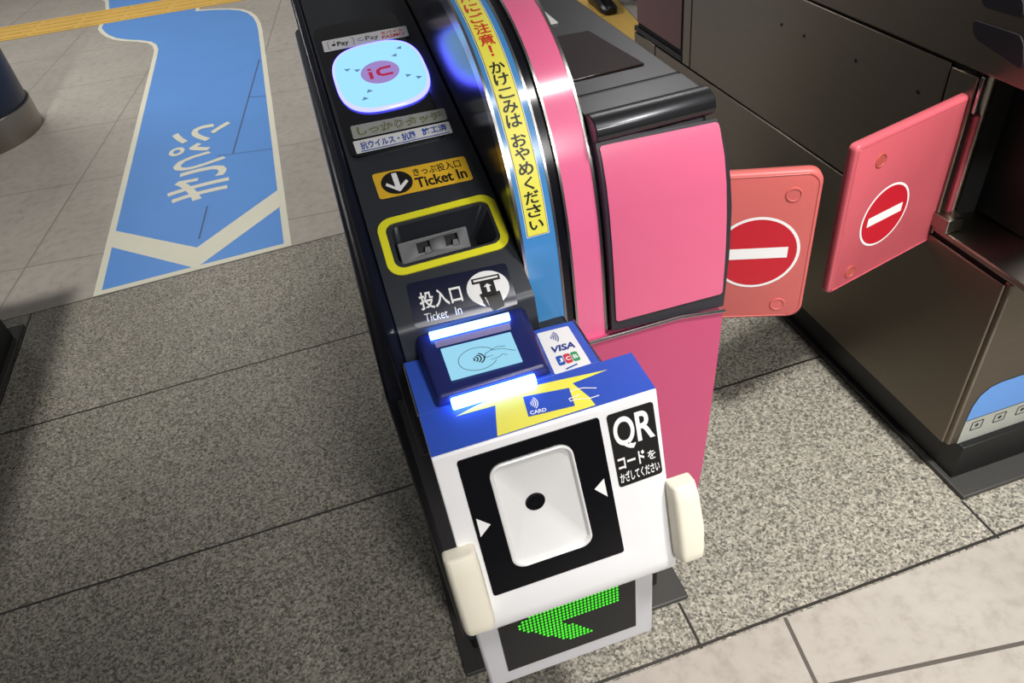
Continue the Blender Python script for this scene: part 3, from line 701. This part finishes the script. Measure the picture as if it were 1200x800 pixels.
for i, (m_, ch) in enumerate((('bluelogo', 'J'), ('redlogo', 'C'), ('green', 'B'))):
    a0 = .20+i*.21; pq = Card(TT, uv=[vl.at(a0, .64), vl.at(a0+.19, .64), vl.at(a0+.19, .86), vl.at(a0, .86)])
    l2 = decal('logo_bar', TT, [pq.rr(.0022)], m_, .0008, lb); pq.text('lettering', ch, .2, .3, .85, .72, 'whitep', .0010, lb, bold=.03)
decal('blue_underline', TT, [vl.poly([(.32, .95), (.66, .91), (.66, .94), (.32, .98)])], 'bluelogo', .0008, lb)
# reader body
bm = bmesh.new()
rr_ = []
for z, d in ((.7495, 0), (.757, .002), (.763, .006)):
    rr_.append([(.0185+d, .5105+d*.3, z), (.1370-d, .5105+d*.3, z), (.1400-d, .5960, z+(.012 if z > .755 else 0)), (.0165+d, .5960, z+(.012 if z > .755 else 0))])
rings(bm, rr_); rd = obj('card_reader', bm, 'reader', gate, bevel=.003)
rd['label'] = 'dark contactless card reader tinted by painted blue glow, with lit screen and light bars'
S_ = Prof([(.512, .7615), (.5945, .7735)])
sc = Card(S_, px=[(516.5, 411), (598.5, 391), (613, 426), (529.5, 448.5)])
decal('reader_screen', S_, [sc.rr(.001)], 'screen', .0030, rd)
strokes('oval_mark', S_, [[sc.at(.44+x, .57+y) for x, y in [(.27*math.cos(t), .34*math.sin(t)) for t in [math.radians(a_) for a_ in range(30, 331, 10)]]]], .0006, 'ink', .0034, rd)
for r in (.055, .10, .145, .19):
    strokes('wave_mark', S_, [[sc.at(.34+x_, .57+y_) for x_, y_ in [(r*math.cos(math.radians(t)), 1.05*r*math.sin(math.radians(t))) for t in range(-48, 49, 8)]]], .0014, 'ink', .0034, rd)
strokes('hand_outline', S_, [[sc.at(*p) for p in [(.54, .60), (.56, .48), (.64, .42), (.80, .45), (.97, .62)]], [sc.at(*p) for p in [(.54, .60), (.66, .58), (.60, .70), (.72, .68), (.78, .62), (.84, .68)]], [sc.at(*p) for p in [(.64, .42), (.74, .36), (.86, .40)]]], .0006, 'ink', .0034, rd)
bk = Card(S_, px=[(509, 402.5), (597.5, 380.5), (599, 388), (512, 410)])
decal('reader_header', S_, [bk.rr(.0006)], mat('mauve_header', '8d86a8', .4), .0030, rd)
bm = bmesh.new(); frameprism(bm, [S_.hit(*p) for p in [(503, 393), (596.5, 369.5), (598.5, 377), (505, 400.5)]], S_, .0015, .0055); obj('light_bar', bm, 'bar', rd, bevel=.001)
bm = bmesh.new(); prism(bm, [(.5005, .7500), (.5020, .7585), (.5085, .7605), (.512, .7505)], .0335, .1185); obj('light_bar', bm, 'bar', rd, bevel=.0015)

# ------------------------------------------------------------------ flaps
def flap(parent, tip, heading, L, z0, z1, cs, cz_, r, bolts, m, back, rad=.020):
    t = math.radians(heading); u = Vector((math.cos(t), math.sin(t), 0)); S = Plane((tip[0], tip[1], 0), u, (0, 0, 1))
    c = Card(S, uv=[(0, z1), (L, z1), (L, z0), (0, z0)] if L > 0 else [(L, z1), (0, z1), (0, z0), (L, z0)])
    bm = bmesh.new(); rr_ = [[S.pt(*p, h) for p in c.rr(rad, i)] for i, h in ((.003, -.017), (0, -.014), (0, -.004), (.0012, -.0012), (.004, 0))]
    rings(bm, rr_); o = obj('flap', bm, m, parent, angle=50)
    # welt seam just inside the edge
    bm = bmesh.new(); q = [S.pt(*p, .0001) for p in c.rr(max(rad-.002, .003), .005)]; tube(bm, q+[q[0]], .0008, 6); obj('seam', bm, m, o)
    sg = decal('no_entry_sign', S, [[(cs+r*math.cos(2*PI*i/40), cz_+r*math.sin(2*PI*i/40)) for i in range(40)]], 'paper', .0006, o, 'red round no-entry sign with a white bar') if 0 else None
    def in_(p): return 0 < (p[0] if L > 0 else -p[0]) < abs(L)
    def dsc(k): return [(cs+r*k*math.cos(2*PI*i/48), cz_+r*k*math.sin(2*PI*i/48)) for i in range(48)]
    decal('sign_border', S, [dsc(1)], 'paper', .0006, o); decal('sign_disc', S, [dsc(.93)], 'red', .0009, o)
    decal('sign_bar', S, [[(cs-r*.72, cz_-r*.15), (cs+r*.72, cz_-r*.15), (cs+r*.72, cz_+r*.15), (cs-r*.72, cz_+r*.15)]], 'paper', .0012, o)
    for (bu, bz) in bolts:
        bm = bmesh.new(); rings(bm, [[S.pt(bu+k*math.cos(2*PI*i/24), bz+k*math.sin(2*PI*i/24), h) for i in range(24)] for k, h in ((.0115, -.0005), (.0112, .0012), (.0095, .0016), (.009, .0006))])
        obj('bolt_cap', bm, 'bolt' if back else m, o)
    return S, o
flap(gate, (.611, .752), -22, -.238, .478, .733, -.079, .602, .062, [(-.037, .697), (-.038, .505)], 'flap', 0)
hb_ = bmesh.new(); cyl(hb_, (.392, .845, .45), (0, 0, 1), .014, .30, 20); obj('flap_hinge', hb_, 'gun2', gate)

# ------------------------------------------------------------------ the right-hand gate
rg = thing('ticket_gate', 'brown stainless ticket gate on the right with a pink flap swung out', 'ticket gate', (1.1, .62, 0))
X = .930
def part(name, x0, x1, y0, y1, z0, z1, m, bev=.002, parent=rg): return obj(name, box(bmesh.new(), x0, x1, y0, y1, z0, z1), m, parent, bevel=bev)
part('floor_plate', .947, 1.36, .62, 2.15, .001, .012, 'plate')
part('kickplate', .957, 1.33, .665, 2.09, .012, .100, 'kick')
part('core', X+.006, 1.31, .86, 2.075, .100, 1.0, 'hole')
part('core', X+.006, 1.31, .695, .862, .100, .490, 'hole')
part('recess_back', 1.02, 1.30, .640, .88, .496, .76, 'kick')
part('lower_side_panel', X, X+.012, .690, 1.945, .102, .4735, 'steeldk', .003)
part('lower_side_panel', X, X+.012, 1.949, 2.09, .102, .4735, 'steeldk', .003)
part('front_panel', X+.004, 1.31, .680, .6945, .102, .480, 'steeldk', .004)
part('middle_side_panel', X, X+.012, .907, 1.738, .4775, .756, 'steeldk', .002)
part('middle_side_panel', X, X+.012, .850, .904, .4775, .752, 'steeldk', .002)
part('middle_side_panel', X, X+.012, 1.742, 1.782, .4775, .99, 'steeldk', .002)
part('upper_side_panel', X, X+.012, .60, 1.738, .7600, .985, 'steeldk', .003)
part('red_rear_panel', X+.004, X+.010, 1.800, 2.078, .505, .99, 'redpanel', .001)
part('rear_frame', X, X+.012, 1.786, 2.09, .4775, .492, 'kick', .002)
part('top_cover', X, 1.31, .60, 2.09, .985, 1.0, 'gun2', .006)
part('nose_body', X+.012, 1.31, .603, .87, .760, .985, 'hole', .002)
part('recess_sill', X+.001, 1.31, .640, .860, .483, .494, 'steel', .003)
for px, py in ((916, 29), (942.5, 42), (1003, 71), (1076, 107.5)):
    p = onx(X, px, py); bm = bmesh.new(); cyl(bm, (X-.0012, p.y, p.z), (1, 0, 0), .0032, .003, 12); obj('screw', bm, 'kick', rg)
SX = Plane((X, 0, 0), (0, 1, 0), (0, 0, 1))
for pxs in ([(1140, 22), (1200, 42), (1200, 84), (1141, 44)], [(1148, -14), (1200, -2), (1200, 22), (1152, 8)]):
    k = Card(SX, px=pxs); w, h = k.size(); bm = bmesh.new(); frameprism(bm, k.rr(min(w, h)*.3), SX, -.001, .0012); obj('grip_recess', bm, 'frame', rg, bevel=.001)
# pivot post and brackets
bm = bmesh.new(); cyl(bm, (X+.036, .862, .494), (0, 0, 1), .011, .262, 20); obj('flap_hinge', bm, 'steel', rg)
part('hinge_bracket', X-.004, X+.028, .820, .862, .4945, .520, 'steel', .002)
part('hinge_edge', X-.002, X+.004, .838, .843, .70, .756, 'silver', .001)
flap(rg, (.696, .800), 13.5, .262, .458, .722, .100, .571, .0545, [(.060, .680), (.045, .485)], 'flap2', 1, .009)
bm = bmesh.new(); box(bm, .945, .955, .845, .870, .50, .69); obj('flap_edge', bm, 'flap2', rg, bevel=.003)
# blue sticker with markings on its front
FF = Plane((0, .6798, 0), (1, 0, 0), (0, 0, 1))
sp = [(.954, .163), (.956, .20), (.964, .225), (.980, .240), (1.00, .245), (1.20, .245), (1.20, .163)]
lb = decal('front_sticker', FF, [sp], 'lane', .0006, rg, 'blue sticker low on the front face')
lb2 = decal('mark_strip', FF, [[(.954, .100), (1.20, .100), (1.20, .161), (.954, .161)]], 'greylab', .0005, rg)
for k in range(4):
    cq = Card(FF, uv=[(.972+k*.05, .152), (.998+k*.05, .152), (.998+k*.05, .128), (.972+k*.05, .128)]); w, h = cq.size()
    bm = bmesh.new(); ringpoly(bm, FF, cq.rr(.003), cq.rr(.002, .0025), .0008); lay(bm, cq.disc(.5, .5, .0045, 12), [range(12)], FF, .0008); obj('small_icon', bm, 'frame', lb2, smooth=False)

# ------------------------------------------------------------------ the left-hand gate, only its edge is in the photo
lg = thing('ticket_gate', 'dark ticket gate at the left edge, only its shadowed base in view', 'ticket gate', (-1.25, .62, 0))
part('floor_plate', -1.46, -1.058, .62, 2.13, .001, .012, 'plate', parent=lg)
part('kickplate', -1.44, -1.075, .66, 2.07, .012, .10, 'kick', parent=lg)
part('lower_body', -1.45, -1.065, .64, 2.09, .10, .70, 'side', .01, parent=lg)
bm = prism(bmesh.new(), [(.62, .70), (.62, .86), (.66, .90), (2.09, .90), (2.09, .70)], -1.45, -1.065); obj('upper_body', bm, 'deck', lg, bevel=.008)
bm = prism(bmesh.new(), [(p[0], p[1]) for p in AP[:-2]]+[(2.05, 1.04), (2.05, .6)], -1.30, -1.21); obj('divider', bm, 'pinkband', lg, bevel=.003)

# ------------------------------------------------------------------ a person beyond the gate (only one shoe reaches the frame)
def skin(name, verts, edges, m, parent, sub_=2):
    me = bpy.data.meshes.new(name); me.from_pydata([v[0] for v in verts], edges, []); o = bpy.data.objects.new(name, me); C.objects.link(o)
    o.modifiers.new('s', 'SKIN'); 
    for i, v in enumerate(verts): me.skin_vertices[0].data[i].radius = v[1] if isinstance(v[1], tuple) else (v[1], v[1])
    me.skin_vertices[0].data[0].use_root = True
    ss = o.modifiers.new('ss', 'SUBSURF'); ss.levels = sub_; ss.render_levels = sub_
    dg = bpy.context.evaluated_depsgraph_get(); dg.update(); nm = bpy.data.meshes.new_from_object(o.evaluated_get(dg))
    bpy.data.objects.remove(o); nm.materials.clear(); nm.materials.append(M[m])
    for p in nm.polygons: p.use_smooth = True
    o = bpy.data.objects.new(name, nm); C.objects.link(o)
    if parent: o.parent = parent; o.matrix_parent_inverse = Matrix.Translation(-parent.location)
    return o
px_, py_ = 1.60, 3.80
per = thing('person', 'person in dark clothes standing beyond the gate, only a black shoe showing', 'person', (px_, py_, 0))
def V(x, y, z): return (px_+x, py_+y, z+.006)
skin('body', [(V(0, .02, .95), .13), (V(0, .02, 1.15), .125), (V(0, .02, 1.38), .15), (V(0, .01, 1.47), .07), (V(0, 0, 1.54), .055), (V(0, -.01, 1.62), .085), (V(0, -.01, 1.70), .07),
     (V(-.09, .02, .88), .095), (V(-.10, .0, .50), .062), (V(-.10, .02, .10), .042), (V(.09, .02, .88), .095), (V(.11, .10, .50), .062), (V(.11, .14, .10), .042),
     (V(-.19, .02, 1.40), .055), (V(-.23, .04, 1.12), .042), (V(-.22, -.04, .88), .032), (V(-.22, -.07, .80), .03), (V(.19, .02, 1.40), .055), (V(.23, .06, 1.12), .042), (V(.22, .0, .88), .032), (V(.22, -.02, .80), .03)],
     [(0, 1), (1, 2), (2, 3), (3, 4), (4, 5), (5, 6), (0, 7), (7, 8), (8, 9), (0, 10), (10, 11), (11, 12), (2, 13), (13, 14), (14, 15), (15, 16), (2, 17), (17, 18), (18, 19), (19, 20)], 'cloth', per)
def shoe(cx, cy):
    bm = bmesh.new(); rr_ = []
    # sections from heel (+y) to toe (-y)
    for y, w, h in ((.085, .020, .060), (.075, .034, .085), (.04, .038, .105), (.0, .037, .095), (-.05, .040, .066), (-.11, .046, .050), (-.15, .042, .040), (-.175, .026, .028)):
        rr_.append([V(cx+w*sx, cy+y, h*sz_+.001) for sx, sz_ in ((-.9, 0), (.9, 0), (1, .25), (.95, .6), (.6, .95), (0, 1.02), (-.6, .95), (-.95, .6), (-1, .25))])
    rings(bm, rr_); o = obj('shoe', bm, 'shoe', per, bevel=.004); return o
shoe(-.10, .02); shoe(.11, .16)

# ------------------------------------------------------------------ light
def area(name, loc, target, size, power, col=(1, 1, 1), sy=None):
    l = bpy.data.lights.new(name, 'AREA'); l.energy = power; l.color = col; l.shape = 'RECTANGLE'; l.size = size; l.size_y = sy or size
    o = bpy.data.objects.new(name, l); C.objects.link(o); o.location = loc
    o.rotation_euler = (Vector(target)-Vector(loc)).to_track_quat('-Z', 'Y').to_euler(); return o
def spot(name, loc, target, power, ang, blend, rad, col=(1, .97, .93)):
    l = bpy.data.lights.new(name, 'SPOT'); l.energy = power; l.color = col; l.spot_size = math.radians(ang); l.spot_blend = blend; l.shadow_soft_size = rad
    o = bpy.data.objects.new(name, l); C.objects.link(o); o.location = loc
    o.rotation_euler = (Vector(target)-Vector(loc)).to_track_quat('-Z', 'Y').to_euler(); return o
spot('downlight_or_fill_spot', (.90, -.42, 3.1), (1.10, .40, 0), 540, 54, 1.0, .15)
spot('downlight_or_fill_spot', (-1.40, 1.6, 3.1), (-1.1, 3.0, 0), 210, 84, 1.0, .10)
spot('downlight_or_fill_spot', (.75, -2.9, 3.1), (.42, .45, .55), 420, 34, 1.0, .35)  # added fill from behind the camera to whiten the housing, no known downlight
area('ceiling_lamp', (-2.2, 5.2, 3.2), (-.8, 4.6, 0), 1.2, 85, (1, .96, .92), .6)
area('ceiling_lamp', (1.9, 4.0, 3.2), (1.4, 3.6, 0), .9, 25, (1, .96, .92), .6)
w = bpy.data.worlds.new('world'); bpy.context.scene.world = w; w.use_nodes = True
w.node_tree.nodes['Background'].inputs[0].default_value = (.80, .80, .82, 1); w.node_tree.nodes['Background'].inputs[1].default_value = .12
vs_ = bpy.context.scene.view_settings; vs_.view_transform = 'Standard'; vs_.look = 'None'; vs_.exposure = .12; vs_.gamma = 1; vs_.use_curve_mapping = False
